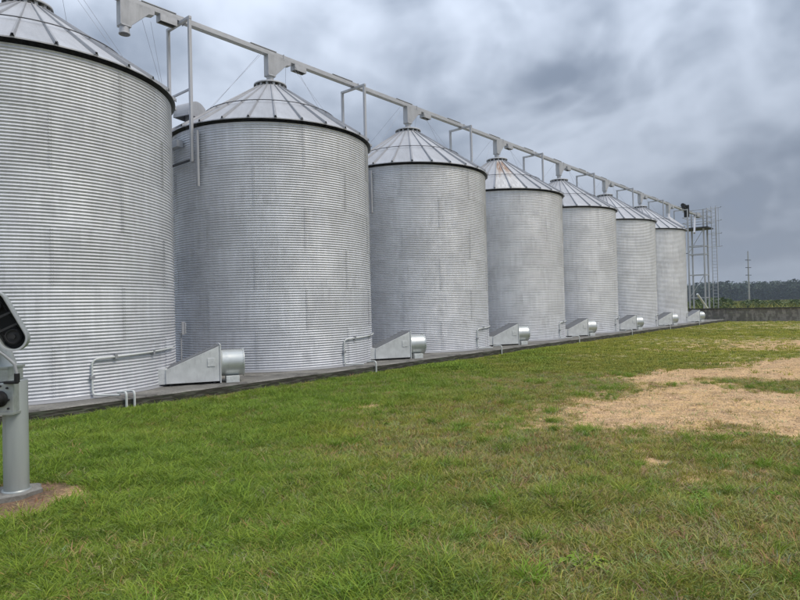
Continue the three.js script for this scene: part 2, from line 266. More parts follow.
for (let b = 0; b < 7; b++) {
  const bin = thing('grain_bin', binLabels[b], 'grain bin', [b * S, 0, 0], 0, 'corrugated grain bins in one row'), rnd = rng(100 + b);
  const wall = new THREE.Group(); wall.name = 'wall'; wall.rotation.y = -b * 0.61; bin.add(wall);
  for (let i = 0; i < RINGS; i++) for (let s = 0; s < AROUND; s++) {
    const m = part('wall_sheet', b < 3 ? sheetNear : sheetFar, zincWall[Math.floor(rnd() * 8)], wall);
    m.position.y = i * CORR * PITCH_C; m.rotation.y = -(s * 2 * Math.PI / AROUND + (i % 2) * Math.PI / AROUND);
  }
  if (b < 3) part('bolts', boltGeo, zincRib, wall).userData.kind = 'stuff';
  part('base_angle', lathe([[R + 0.075, 0.004], [R + 0.075, 0.012], [R + 0.016, 0.012], [R + 0.016, 0.07]], 96), zincRib, bin);
  const roof = new THREE.Group(); roof.name = 'roof'; bin.add(roof);
  for (let k = 0; k < N_ROOF; k++) {
    const a = -(PH0 + k * DA), rusty = b === 3 && (k === 1 || k === 2);
    const m = part('roof_panel', rusty ? rustPanel : panelGeo, rusty ? rustRoof : zincRoof[Math.floor(rnd() * 3)], roof); m.rotation.y = a; if (rusty) m.userData.label = 'rust-streaked roof panel';
    part('rib', ribGeo, zincRib, roof).rotation.y = a;
  }
  part('peak_curb', curbGeo, zincBar, bin); part('vent_spacers', spacerGeos.map(g => g.clone()), zincBar, bin).userData.kind = 'stuff'; part('peak_cap', capGeo, zincRoof[0], bin); part('fill_neck', neckGeo, zincBar, bin);
  const rail = part('roof_ring_rail', railGeo, railMat, bin); part('rail_brackets', railPosts.map(g => g.clone()), railMat, rail).userData.kind = 'stuff';
  // small hatches beside the peak
  for (const a of [-2.0, 0.35]) { const m = part('roof_hatch', box(0.3, 0.03, 0.34, 0, 0.05, 0, 0.01), zincBar, bin); m.position.set(1.02 * Math.cos(a), roofY(1.02) + 0.02, 1.02 * Math.sin(a)); m.rotation.set(0, -a, -Math.atan(SL), 'YXZ'); }
}
// hooded vent on the shoulder of the second bin's roof
{
  const h = thing('roof_vent', 'white hooded vent on the left shoulder of the second bin roof', 'vent', [4.32, 7.2, -0.35], 0.25);
  const s = new THREE.Shape(); s.moveTo(-0.34, 0); s.quadraticCurveTo(-0.34, 0.46, 0.05, 0.46); s.quadraticCurveTo(0.4, 0.42, 0.44, 0); s.lineTo(0.4, 0); s.quadraticCurveTo(0.36, 0.39, 0.05, 0.42); s.quadraticCurveTo(-0.3, 0.42, -0.3, 0); s.closePath();
  part('hood', new THREE.ExtrudeGeometry(s, { depth: 0.6, bevelEnabled: false, curveSegments: 10 }).translate(0, 0.12, -0.3), zincRoof[2], h);
  const e = new THREE.Shape(); e.moveTo(-0.32, 0); e.quadraticCurveTo(-0.32, 0.44, 0.05, 0.44); e.quadraticCurveTo(0.38, 0.4, 0.42, 0); e.closePath();
  part('hood_end', [new THREE.ExtrudeGeometry(e, { depth: 0.012, bevelEnabled: false }).translate(0, 0.12, 0.3), new THREE.ExtrudeGeometry(e, { depth: 0.012, bevelEnabled: false }).translate(0, 0.12, -0.315)], zincRoof[0], h);
  part('throat', box(0.3, 0.7, 0.44, 0.2, -0.02, 0), zincBar, h);
}

// ---------------------------------------------------------------- overhead conveyor
const BY0 = 9.885, BY1 = 10.035;
{
  const c = thing('overhead_conveyor', 'long silver drag conveyor carried above the peaks of all the bins', 'conveyor');
  for (let x = -3; x < 58; x += 3.5) {
    part('trough_section', box(3.47, BY1 - BY0, 0.19, x + 1.75, (BY0 + BY1) / 2, 0, 0.008), zincBar, c);
    part('joint_flange', box(0.03, BY1 - BY0 + 0.035, 0.23, x, (BY0 + BY1) / 2, 0), zincBar, c);
    part('trough_lid', box(1.0, 0.02, 0.22, x + 2.7, BY1 + 0.012, 0), zincRib, c);
  }
  const sh = new THREE.Shape(); sh.moveTo(-0.12, 9.245); sh.lineTo(0.12, 9.245); sh.lineTo(0.2, 9.33); sh.lineTo(0.62, 9.74); sh.lineTo(0.78, 9.77); sh.lineTo(0.8, 9.92); sh.lineTo(-0.12, 9.92); sh.closePath();
  const spoutGeo = new THREE.ExtrudeGeometry(sh, { depth: 0.2, bevelEnabled: true, bevelSize: 0.006, bevelThickness: 0.006, bevelSegments: 1 }).translate(0, 0, -0.1);
  const edgeGeo = mergeGeometries([box(0.02, 0.66, 0.23, -0.138, 9.56, 0), box(0.27, 0.03, 0.27, 0, 9.225, 0)].map(g => g.toNonIndexed()));
  for (const x of [0, 2.27, 7, 14, 21, 28, 35, 42, 49]) {
    const s = part('spout', spoutGeo, x > 20 ? zincRoof[0] : zincRoof[1], c); s.position.x = x; part('spout_flange', edgeGeo, zincBar, s);
    if (x === 2.27) part('outlet_pipe', lathe([[0.13, 9.02], [0.145, 9.02], [0.145, 9.05], [0.13, 9.06], [0.125, 9.23]], 24), zincBar, s);
    // slide-gate housing hung under the trough, open below
    const gx = x + 0.95, gate = part('gate_housing', [box(0.5, 0.2, 0.012, gx + 0.25, 9.795, 0.11), box(0.5, 0.2, 0.012, gx + 0.25, 9.795, -0.11), box(0.012, 0.2, 0.208, gx + 0.006, 9.795, 0), box(0.012, 0.2, 0.208, gx + 0.494, 9.795, 0)], zincBar, c);
    part('gate_plate', box(0.47, 0.02, 0.2, gx + 0.25, 9.74, 0), blackMat, gate);
    if (x === 2.27) continue;
    // guy wires to the roof
    const P = (r, deg, dy = 0.04) => V(x + r * Math.cos(deg * Math.PI / 180), roofY(r) + dy, r * Math.sin(deg * Math.PI / 180));
    const wires = [[V(x - 0.35, 9.86, 0.1), P(2.7, 172)], [V(x - 0.35, 9.86, -0.1), P(2.2, 215)], [V(x + 0.75, 9.8, 0.12), P(2.0, 40)], [V(x + 0.75, 9.8, -0.12), P(2.2, -40)], [V(x + 0.95, 9.8, 0.12), P(3.0, 8)]];
    if (x < 46) for (const [a, b] of wires) part('guy_wire', bar(a, b, 0.004, 5), wireMat, c);
  }
  for (const [a, b] of [[V(2.8, 9.66, -0.1), V(3.8, 7.3, -0.54)], [V(3.05, 9.66, -0.1), V(3.8, 7.0, -0.54)]]) part('guy_wire', bar(a, b, 0.004, 5), wireMat, c);
  // drive at the far end
  const d = part('drive_unit', [new THREE.CylinderGeometry(0.17, 0.17, 0.5, 16).rotateZ(Math.PI / 2).translate(53.2, 10.3, 0.15), box(0.12, 1.1, 0.45, 53.6, 9.8, 0.3, 0.03), box(0.5, 0.1, 0.4, 53.2, 10.1, 0.1)], blackMat, c); d.userData.label = 'black motor and belt guard';
  part('tail_housing', [box(1.2, 0.45, 0.34, 58.4, 9.95, 0, 0.02), beam(V(57.6, 9.8, 0), V(55.2, 7.9, 0.5), 0.16, 0.16)], zincBar, c);
}
// the small surge tank behind the last bin
{
  const t = thing('surge_tank', 'slim silver tank almost hidden behind the last bin, under the conveyor', 'tank', [49, 0, 0]);
  part('shell', lathe([[1.25, 3.2], [1.25, 7.9]], 48), zincWall[0], t); part('cone_roof', lathe([[1.3, 7.88], [0.16, 8.85], [0.16, 9.22]], 48), zincRoof[0], t); part('hopper_cone', lathe([[0.2, 1.5], [1.25, 3.2]], 48), zincWall[1], t);
  for (const [sx, sz] of [[-1, -1], [-1, 1], [1, -1], [1, 1]]) part('leg', box(0.12, 3.4, 0.12, sx * 0.85, 1.7, sz * 0.85), zincBar, t);
}
// goalpost frames between the bins
for (let k = 0; k < 8; k++) {
  const x = 3.82 + 7 * k, two = ['first and second', 'second and third', 'third and fourth', 'fourth and fifth', 'fifth and sixth', 'sixth and seventh'][k];
  const f = thing('support_frame', k === 7 ? 'goalpost frame past the last bin, near the ladder tower' : k === 6 ? 'goalpost frame standing behind the last bin roof' : `silver goalpost frame holding the conveyor between the ${two} bins from the left`, 'frame', [x, 0, 0], 0, 'goalpost frames under the conveyor');
  const foot = k < 6 ? 5.82 : 0;
  for (const s of [-1, 1]) part('post', box(0.085, BY0 - 0.1 - foot, 0.085, 0, (BY0 - 0.1 + foot) / 2, s * 0.57, 0.008), zincBar, f);
  part('crossbar', box(0.085, 0.085, 1.24, 0, BY0 - 0.06, 0, 0.008), zincBar, f);
  part('lower_bar', box(0.05, 0.05, 1.05, 0.003, 7.85, 0), zincBar, f); part('lower_bar', box(0.05, 0.05, 1.05, 0.003, 5.88, 0), steelDark, f);
  if (k < 6) { part('wall_bracket', box(0.07, 1.55, 0.1, 0.075, 5.9, 0.72, 0.01), zincBar, f); part('wall_bracket', box(0.07, 1.55, 0.1, 0.075, 5.9, -0.72, 0.01), zincBar, f); }
  if (k === 0) part('junction_box', box(0.2, 0.2, 0.5, -0.05, 6.42, -0.2, 0.015), zincBar, f);
}

// ---------------------------------------------------------------- aeration fans with their ducts
{
  const ang = 30 * Math.PI / 180, W = 0.72, ord = ['first', 'second', 'third', 'fourth', 'fifth', 'sixth', 'seventh'];
  const side = new THREE.Shape(); side.moveTo(0, 0.02); side.lineTo(1.16, 0.02); side.lineTo(1.16, 0.83); side.lineTo(0.02, 0.34); side.lineTo(0, 0.34); side.closePath();
  const duct = new THREE.ExtrudeGeometry(side, { depth: W, bevelEnabled: true, bevelSize: 0.006, bevelThickness: 0.006, bevelSegments: 1 }).translate(0, 0.04, -W);
  const collar = box(0.42, 0.34, W - 0.05, -0.2, 0.22, -W / 2);
  const drum = lathe([[0.27, 0], [0.305, 0], [0.31, 0.05], [0.31, 0.16], [0.314, 0.17], [0.31, 0.18], [0.31, 0.5], [0.335, 0.51], [0.335, 0.535], [0.3, 0.54], [0.29, 0.5], [0.285, 0.02]], 40).rotateZ(-Math.PI / 2);
  for (let b = 0; b < 7; b++) {
    const g = thing('aeration_fan', `silver aeration fan and wedge duct at the foot of the ${ord[b]} bin from the left`, 'fan', [b * S + 1.78, 0, 2.72], -ang, 'aeration fans along the slab');
    part('wedge_duct', duct, ductMat, g); part('duct_collar', collar, ductMat, g);
    part('end_plate', box(0.03, 0.9, W + 0.05, 1.185, 0.46, -W / 2, 0.006), ductMat, g);
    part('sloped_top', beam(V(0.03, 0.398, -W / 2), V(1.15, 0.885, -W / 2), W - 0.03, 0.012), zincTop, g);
    part('access_panel', box(0.17, 0.19, 0.014, 0.98, 0.5, 0.012, 0.004), ductMat, g);
    const d = part('fan_drum', drum, drumMat, g); d.position.set(1.2, 0.45, -W / 2 + 0.02);
    const hub = part('fan_hub', lathe([[0, 0.36], [0.06, 0.36], [0.09, 0.3], [0.09, 0.1], [0, 0.1]], 20).rotateZ(-Math.PI / 2), steelDark, d);
    for (let k = 0; k < 6; k++) part('blade', box(0.02, 0.2, 0.11, 0.2, 0.18, 0).rotateX(k * Math.PI / 3), steelDark, d);
    part('fan_foot', box(0.3, 0.15, 0.5, 1.46, 0.078, -W / 2 + 0.1, 0.006), whiteMat, g);
    part('duct_foot', [box(0.06, 0.06, W - 0.1, 0.1, 0.03, -W / 2), box(0.06, 0.06, W - 0.1, 1.05, 0.03, -W / 2)], steelDark, g);
  }
  // conduits clipped to the lower walls
  for (let b = 0; b < 7; b++) {
    const g = thing('conduit_run', `thin silver conduit bent along the lower wall of the ${ord[b]} bin from the left`, 'conduit', [b * S, 0, 0], 0, 'conduits on the bin walls');
    const P = (deg, y, r = R + 0.045) => V(r * Math.cos(deg * Math.PI / 180), y, r * Math.sin(deg * Math.PI / 180));
    const pts = [P(84.5, 0.06, R + 0.5), P(87, 0.06, R + 0.25), P(89.6, 0.075, R + 0.07), P(90, 0.16), P(90, 0.4), P(90, 0.68), P(89.4, 0.75), P(87.8, 0.785)];
    for (let a = 84; a >= 43; a -= 4) pts.push(P(a, 0.79 + (84 - a) * 0.0014));
    part('pipe', tube(pts, 0.021, 8, 90), whiteMat, g);
    for (const a of [81, 62]) part('clamp', box(0.05, 0.1, 0.06).translate(R + 0.045, 0, 0).rotateY(-a * Math.PI / 180).translate(0, 0.8, 0), zincRib, g);
    part('clamp', box(0.05, 0.06, 0.09).translate(R + 0.045, 0, 0).rotateY(-90 * Math.PI / 180).translate(0, 0.42, 0), zincRib, g);
    const stub = b === 0 ? [0.36, 0.52] : [0.6];
    for (const x of stub) part('ground_stub', tube([V(x, 0.1, SLAB_Z - 0.3), V(x, 0.13, SLAB_Z - 0.05), V(x, 0.125, SLAB_Z + 0.03), V(x, 0.07, SLAB_Z + 0.06), V(x, -0.35, SLAB_Z + 0.06)], 0.024, 8, 30), whiteMat, g);
  }
  // switch box in the gap between the two nearest bins
  const s = thing('switch_box', 'small pale switch box on a pipe in the dark gap between the two nearest bins', 'switch box', [3.6, 0, 0.2], -0.5);
  part('pipe', [bar(V(0, 0.004, 0), V(0, 1.1, 0), 0.022), bar(V(-0.2, 0.55, 0.1), V(-0.2, 0.95, 0.1), 0.03)], zincBar, s); part('case', box(0.09, 0.36, 0.16, 0.06, 1.23, 0, 0.01), zincRoof[2], s); part('cover', box(0.02, 0.3, 0.2, 0.12, 1.23, 0, 0.006), ductMat, s);
}

// ---------------------------------------------------------------- ladder tower at the far end
{
  const X = 58.4, A = 0.7, t = thing('steel_tower', 'galvanised lattice tower with a platform at the far end of the conveyor', 'tower', [X, GROUND, 0]);
  for (const [sx, sz] of [[-1, -1], [1, -1], [-1, 1], [1, 1]]) part('leg', box(0.13, 10.6, 0.13, sx * A, 5.3, sz * A), zincRoof[0], t);
  for (const y of [2.1, 4.3, 6.3, 7.1]) for (const s of [-1, 1]) { part('brace', box(2 * A, 0.08, 0.06, 0, y, s * A), zincBar, t); part('brace', box(0.06, 0.08, 2 * A, s * A, y, 0), zincBar, t); }
  part('diagonal', beam(V(-A, 8.7, A), V(-A, 6.4, -A), 0.05, 0.05), zincBar, t); part('diagonal', beam(V(-A, 4.3, A), V(-A, 2.1, -A), 0.05, 0.05), zincBar, t);
  part('platform', box(2.3, 0.12, 2.3, 0, 8.8, 0), steelDark, t);
  for (const y of [9.35, 9.9, 10.5]) for (const s of [-1, 1]) { part('guard_rail', box(2.2, 0.05, 0.05, 0, y, s * 1.06), zincBar, t); part('guard_rail', box(0.05, 0.05, 2.2, s * 1.06, y, 0), zincBar, t); }
  const l = thing('cage_ladder', 'caged ladder standing beside the lattice tower', 'ladder', [X + 0.2, GROUND, 1.3]);
  for (const s of [-1, 1]) part('ladder_rail', box(0.09, 10.9, 0.05, 0, 5.45, s * 0.21 + 0.1), zincRoof[0], l);
  for (let y = 0.3; y < 10.8; y += 0.31) part('rung', box(0.03, 0.03, 0.42, 0, y, 0.1), zincBar, l);
  for (let y = 7; y < 11; y += 1.25) part('cage_hoop', new THREE.TorusGeometry(0.4, 0.025, 5, 18, Math.PI).rotateX(Math.PI / 2).scale(1.6, 1, 1).rotateY(Math.PI / 2).translate(0.02, y, 0.12), zincBar, l);
  for (const a of [-0.9, 0, 0.9]) part('cage_strap', box(0.02, 3.8, 0.04, 0.62 * Math.cos(a), 8.9, 0.12 + 0.4 * Math.sin(a)), zincBar, l);
  const q = thing('inclined_spout', 'short white inclined pipe near the foot of the lattice tower', 'pipe', [54, GROUND, 1.0], 0);
  part('pipe', bar(V(-1.2, 2.4, 0.2), V(0.9, 0.9, 0.6), 0.09, 14), whiteMat, q); part('support', box(0.1, 1.6, 0.1, 0, 0.8, 0.43), zincBar, q);
}

// ---------------------------------------------------------------- low concrete wall across the end of the lawn
{
  const g = thing('concrete_wall', 'low stained concrete wall across the far end of the lawn', 'wall', [51.3, GROUND, 0]);
  const p = new THREE.PlaneGeometry(46, 1.12, 230, 5); p.rotateY(-Math.PI / 2); const a = p.attributes.position;
  for (let i = 0; i < a.count; i++) a.setX(i, a.getX(i) - (fbm(a.getZ(i) * 0.6, a.getY(i), 7, 4) - 0.5) * 0.05);
  const u = p.attributes.uv; for (let i = 0; i < u.count; i++) u.setXY(i, u.getX(i) * 46 / 9, u.getY(i)); p.translate(0, 0.5, 23.8); p.computeVertexNormals();
  part('wall_face', p, wallMat, g);
  part('wall_core', box(0.22, 1.1, 46, 0.15, 0.48, 23.8), wallMat, g);
  for (let k = 0; k < 11; k++) part('coping', box(0.42, 0.075, 4.14, 0.1, 1.1, 2.9 + k * 4.18, 0.012), slabSideMat, g);
}

// ---------------------------------------------------------------- drive post in the left foreground
{
  const g = thing('drive_post', 'grey steel drive post with belt guard, cut by the left edge of the picture', 'drive post', [-2.95, GROUND, 8.35], -YAW);
  const f = new THREE.IcosahedronGeometry(1, 3), fa = f.attributes.position; for (let i = 0; i < fa.count; i++) { const x = fa.getX(i), y = fa.getY(i), z = fa.getZ(i), k = 1 + (fbm(x * 2 + 9, z * 2, 3, 4) - 0.5) * 0.7; fa.setXYZ(i, x * 0.27 * k, y > 0 ? 0.045 + (fbm(x * 5, z * 5, 2, 3) - 0.5) * 0.02 : -0.1, z * 0.25 * k); } f.computeVertexNormals();
  const pad = new THREE.Mesh(f, slabMat); pad.name = 'concrete_footing'; pad.position.copy(g.position); pad.castShadow = pad.receiveShadow = true; scene.add(pad); tag(pad, 'rough pale concrete footing under the grey drive post', 'footing');
  part('post', lathe([[0.135, 0.04], [0.135, 0.06], [0.118, 0.062], [0.118, 1.2], [0, 1.2]], 40), postMat, g);
  const plate = part('gear_housing', [box(0.58, 0.3, 0.13, -0.2, 1.04, 0.105, 0.01), box(0.6, 0.025, 0.2, -0.2, 0.88, 0.1)], postMat, g);
  for (const [x, y] of [[0.03, 1.14], [-0.04, 1.16], [-0.13, 1.15], [0.045, 1.02], [0.04, 0.93], [-0.14, 0.93]]) part('bolt_head', new THREE.CylinderGeometry(0.011, 0.011, 0.016, 6).rotateX(Math.PI / 2).translate(x, y, 0.178), steelDark, plate);
  part('shaft_knob', [lathe([[0, 0.16], [0.045, 0.16], [0.06, 0.13], [0.06, 0.02], [0.085, 0.02], [0.085, 0]], 20).rotateX(Math.PI / 2).translate(-0.05, 1.03, 0.17)], blackMat, g);
  part('top_channel', [box(0.42, 0.14, 0.26, -0.2, 1.27, 0.0, 0.008), box(0.44, 0.02, 0.29, -0.2, 1.345, 0)], postMat, g);
  part('auger_neck', [new THREE.CylinderGeometry(0.13, 0.19, 0.5, 28).rotateZ(0.2).translate(-0.27, 1.56, -0.05)], postMat, g);
  part('motor', [new THREE.CylinderGeometry(0.12, 0.12, 0.36, 24).rotateX(Math.PI / 2).translate(-0.3, 1.86, -0.1), box(0.3, 0.06, 0.3, -0.3, 1.72, -0.1)], postMat, g);
  // belt guard: an obround tray, open towards the lawn, with pulleys and belts inside
  const gd = new THREE.Group(); gd.name = 'belt_guard'; gd.position.set(0.02, 1.83, 0.16); gd.rotation.set(0, 0.34, 0.46, 'YXZ'); g.add(gd);
  const ob = (w, h) => { const s = new THREE.Shape(); s.absarc(0, h, w, 0, Math.PI); s.absarc(0, -h, w, Math.PI, 2 * Math.PI); s.closePath(); return s; };
  const rim = ob(0.125, 0.2); rim.holes.push(ob(0.113, 0.2));
  part('rim', new THREE.ExtrudeGeometry(rim, { depth: 0.13, bevelEnabled: true, bevelSize: 0.004, bevelThickness: 0.004, bevelSegments: 2, curveSegments: 20 }), postMat, gd);
  part('back_plate', new THREE.ExtrudeGeometry(ob(0.118, 0.2), { depth: 0.006, bevelEnabled: false, curveSegments: 20 }), blackMat, gd);
  const belt = ob(0.075, 0.18); belt.holes.push(ob(0.064, 0.18)); part('belt', new THREE.ExtrudeGeometry(belt, { depth: 0.035, bevelEnabled: false, curveSegments: 16 }).translate(0, 0, 0.05), rubberMat, gd);
  for (const [y, q] of [[0.18, 0.05], [-0.18, 0.07]]) { part('pulley', [new THREE.TorusGeometry(q, 0.01, 6, 24).translate(0, y, 0.075), new THREE.CylinderGeometry(q * 0.35, q * 0.35, 0.07, 14).rotateX(Math.PI / 2).translate(0, y, 0.06), new THREE.CylinderGeometry(q, q * 0.9, 0.03, 20).rotateX(Math.PI / 2).translate(0, y, 0.05)], steelDark, gd); }
  part('guard_lip', (() => { const l = ob(0.131, 0.2); l.holes.push(ob(0.117, 0.2)); return new THREE.ExtrudeGeometry(l, { depth: 0.006, bevelEnabled: false, curveSegments: 20 }).translate(0, 0, 0.134); })(), zincRoof[2], gd);
  part('cross_strap', [box(0.25, 0.022, 0.01, 0, 0.05, 0.1), box(0.25, 0.022, 0.01, 0, -0.08, 0.1)], steelDark, gd);
  const mp = part('mounting_plate', box(0.24, 0.4, 0.012, -0.2, 1.86, 0.14), postMat, g); for (const [x, y] of [[-0.12, 1.98], [-0.16, 1.9], [-0.13, 1.78], [-0.2, 1.74], [-0.22, 2.0]]) part('bolt_head', new THREE.CylinderGeometry(0.015, 0.015, 0.02, 6).rotateX(Math.PI / 2).translate(x, y, 0.155), steelDark, mp);
  part('tension_bracket', [box(0.1, 0.05, 0.06, -0.12, 1.68, 0.15, 0.006), bar(V(-0.2, 1.7, 0.17), V(0.02, 1.62, 0.17), 0.012)], steelDark, g);
  part('flexible_conduit', tube([V(-0.12, 1.84, 0.33), V(-0.09, 1.68, 0.34), V(-0.02, 1.57, 0.3), V(0.07, 1.48, 0.26), V(0.135, 1.39, 0.22), V(0.15, 1.27, 0.2)], 0.016, 10, 50), zincRoof[2], g);
  part('conduit_fitting', [new THREE.CylinderGeometry(0.026, 0.026, 0.09, 12).translate(0.15, 1.245, 0.2), box(0.14, 0.03, 0.05, 0.09, 1.2, 0.2, 0.01)], blackMat, g);
}

// ---------------------------------------------------------------- lawn
function bladeTuft(seed, n, h0, h1, spread, w, lean, segs = 3) {
  const r = rng(seed), pos = [], nor = [];
  for (let k = 0; k < n; k++) {
    const a = r() * 6.283, d = Math.sqrt(r()) * spread, bx = Math.cos(a) * d, bz = Math.sin(a) * d, h = mix(h0, h1, r()), dir = a + (r() - 0.5) * 2.4, ln = lean * (0.3 + r() * 0.9) * h, tw = r() * 6.283, ww = w * (0.7 + 0.6 * r());
    const px = Math.cos(tw) * ww, pz = Math.sin(tw) * ww; let prev = null;
    for (let s = 0; s <= segs; s++) {
      const t = s / segs, b = t * t, c = [bx + Math.cos(dir) * ln * b, h * (t - 0.35 * lean * b * b * 0.6), bz + Math.sin(dir) * ln * b], f = 1 - t * t * 0.98;
      const q = [[c[0] - px * f, c[1], c[2] - pz * f], [c[0] + px * f, c[1], c[2] + pz * f]];
      if (prev) { pos.push(...prev[0], ...prev[1], ...q[0]); if (s < segs) pos.push(...q[0], ...prev[1], ...q[1]); }
      prev = q;
    }
  }
  const g = new THREE.BufferGeometry(); g.setAttribute('position', new THREE.Float32BufferAttribute(pos, 3)); g.computeVertexNormals(); return g;
}
const leafMat = new THREE.MeshPhysicalMaterial({ color: 0xffffff, roughness: 0.8, specularIntensity: 0.5, transmission: 0.3, thickness: 0, side: THREE.DoubleSide });
const dryMat = std({ color: 0xffffff, roughness: 0.9, side: THREE.DoubleSide });
const CAM = camera.position;
function inView(x, z, margin = 0.12) {   // leave out what lies behind the viewer
  const dx = x - CAM.x, dz = z - CAM.z, f = dx * Math.sin(YAW) - dz * Math.cos(YAW), s = dx * Math.cos(YAW) + dz * Math.sin(YAW);
  return f > 1.6 && Math.abs(s) < f * (0.69 + margin) + 1.2;
}
const blocked = (x, z) => z < SLAB_Z + 0.03 && x < 51.2 || x > 51 || Math.hypot(x + 2.95, z - 8.35) < 0.26;
const kinds = {
  lawn_grass: { geo: bladeTuft(1, 22, 0.018, 0.058, 0.065, 0.0024, 1.1), mat: leafMat, list: [], label: 'short mown green lawn grass covering the foreground' },
  long_grass: { geo: bladeTuft(2, 14, 0.05, 0.14, 0.04, 0.003, 1.2, 4), mat: leafMat, list: [], label: 'longer arching tufts of green grass scattered through the lawn' },
  dry_grass: { geo: bladeTuft(3, 12, 0.03, 0.09, 0.07, 0.0024, 1.3), mat: dryMat, list: [], label: 'dry straw-coloured grass blades mixed into the lawn' },
  broadleaf_weed: { geo: (() => { const q = rng(8), pos = []; for (let k = 0; k < 9; k++) { const a = k * 2.4 + q(), L = 0.035 + q() * 0.04, w = L * 0.28, up = 0.012 + q() * 0.04, c = Math.cos(a), s = Math.sin(a), P = (t, o, h) => [c * L * t - s * o, h, s * L * t + c * o]; const A = P(0.05, 0, 0.002), B = P(0.5, w, up), D = P(0.55, 0, up * 0.8), C2 = P(0.5, -w, up), E2 = P(1, 0, up * 0.55); pos.push(...A, ...D, ...B, ...A, ...C2, ...D, ...B, ...D, ...E2, ...D, ...C2, ...E2); } const g = new THREE.BufferGeometry(); g.setAttribute('position', new THREE.Float32BufferAttribute(pos, 3)); g.computeVertexNormals(); return g; })(), mat: leafMat, list: [], label: 'small broad-leaved weeds growing in patches in the lawn' },
  far_grass: { geo: bladeTuft(4, 16, 0.04, 0.1, 0.1, 0.007, 0.9, 2), mat: leafMat, list: [], label: 'coarse lawn grass in the distance towards the wall' },
};
{
  const r = rng(77), lerpC = (a, b, t) => [mix(a[0], b[0], t), mix(a[1], b[1], t), mix(a[2], b[2], t)];
  const GREEN = [0.195, 0.31, 0.026], DEEP = [0.095, 0.185, 0.026], OLIVE = [0.32, 0.32, 0.055], YEL = [0.38, 0.38, 0.05], STRAW = [0.47, 0.41, 0.19];
  const put = (k, x, z, s, col) => kinds[k].list.push([x, groundY(x, z) - 0.004, z, s, r() * 6.283, col, (r() - 0.5) * 0.3, (r() - 0.5) * 0.3]);
  const colour = (q, x, z) => { let c = lerpC(OLIVE, GREEN, clamp(q.lush * 1.05 + (r() - 0.5) * 0.5)); c = lerpC(c, YEL, clamp(q.yellow * 0.7 + (r() - 0.65) * 0.3)); if (r() < 0.22) c = lerpC(c, DEEP, 0.7); const v = 0.78 + r() * 0.5; return c.map(k => k * v); };
  // rings of falling density
  const bands = [[1.6, 6, 1100], [6, 9, 850], [9, 13, 560], [13, 19, 300], [19, 28, 120], [28, 42, 50], [42, 62, 16]];
  for (const [d0, d1, dens] of bands) {
    const n = Math.round(Math.PI * (d1 * d1 - d0 * d0) * dens * 0.26);
    for (let i = 0; i < n; i++) {
      const d = Math.sqrt(mix(d0 * d0, d1 * d1, r())), a = YAW + (r() - 0.5) * 1.63 , x = CAM.x + Math.sin(a) * d, z = CAM.z - Math.cos(a) * d;
      if (!inView(x, z) || blocked(x, z)) continue;
      const q = zones(x, z), pass = r() > q.bare * 1.12 || r() < 0.008; if (!pass) { if (r() < 0.03) put('dry_grass', x, z, 0.6 + r() * 0.5, STRAW.map(k => k * (0.5 + r() * 0.6))); continue; }
      const edge = z < SLAB_Z + 0.3 ? 0.75 : 1, far = d > 17, tall = 0.55 + 0.35 * q.lush + 0.5 * clamp(0.5 + q.n1 * 1.6 + q.n2);
      const t = r();
      if (far) put('far_grass', x, z, tall * (0.6 + r() * 0.6) * (d > 35 ? 1.4 : 1) * edge, colour(q));
      else if (t < 0.1 + 0.2 * (1 - q.lush)) put('dry_grass', x, z, 0.8 + r() * 0.6, lerpC(STRAW, OLIVE, r() * 0.8).map(k => k * (0.5 + r() * 0.5)));
      else if (t > 0.92 || (q.n2 > 0.12 && t > 0.6)) put('long_grass', x, z, (0.55 + r() * 0.6) * tall * edge, colour(q));
      else put('lawn_grass', x, z, tall * (0.8 + r() * 0.7) * edge, colour(q));
    }
  }
  // clumps of longer, fresher grass and broad-leaved weeds all over the lawn
  for (let i = 0; i < 520; i++) {
    const d = 2.6 + 15 * Math.pow(r(), 0.9), a = YAW + (r() - 0.5) * 1.5, cx = CAM.x + Math.sin(a) * d, cz = CAM.z - Math.cos(a) * d; if (!inView(cx, cz) || blocked(cx, cz)) continue;
    const q = zones(cx, cz); if (q.bare > 0.75) continue; const n = 4 + Math.floor(r() * 16), w = 0.06 + r() * 0.2, sc = 0.6 + r() * 0.75, leafy = r() < 0.22, v = 0.85 + r() * 0.35;
    for (let k = 0; k < n; k++) { const x = cx + (r() + r() - 1) * w, z = cz + (r() + r() - 1) * w; if (blocked(x, z)) continue; put(leafy ? 'broadleaf_weed' : 'long_grass', x, z, sc * (0.7 + r() * 0.5), lerpC(GREEN, r() < 0.4 ? YEL : DEEP, r() * 0.45).map(c => c * v)); }
  }
  // isolated clumps on and around the bare earth
  for (let i = 0; i < 60; i++) { const x = 1 + r() * 10, z = 9.5 + r() * 5, q = zones(x, z); if (q.bare < 0.15 || q.bare > 0.8 || !inView(x, z)) continue; for (let k = 0; k < 14; k++) put('long_grass', x + (r() - 0.5) * 0.4, z + (r() - 0.5) * 0.3, 0.5 + r() * 0.5, colour({ ...q, lush: 0.9 })); }
  const M = new THREE.Matrix4(), Q = new THREE.Quaternion(), E = new THREE.Euler(), C = new THREE.Color();
  for (const [name, k] of Object.entries(kinds)) {
    const m = new THREE.InstancedMesh(k.geo, k.mat, k.list.length); m.name = name;
    k.list.forEach(([x, y, z, s, a, c, tx, tz], i) => { E.set(tx, a, tz); Q.setFromEuler(E); M.compose(V(x, y, z), Q, V(s, s, s)); m.setMatrixAt(i, M); m.setColorAt(i, C.setRGB(...c)); });
    m.castShadow = m.receiveShadow = true; scene.add(m); tag(m, k.label, 'grass', null, 'stuff'); console.log(name, k.list.length);
  }
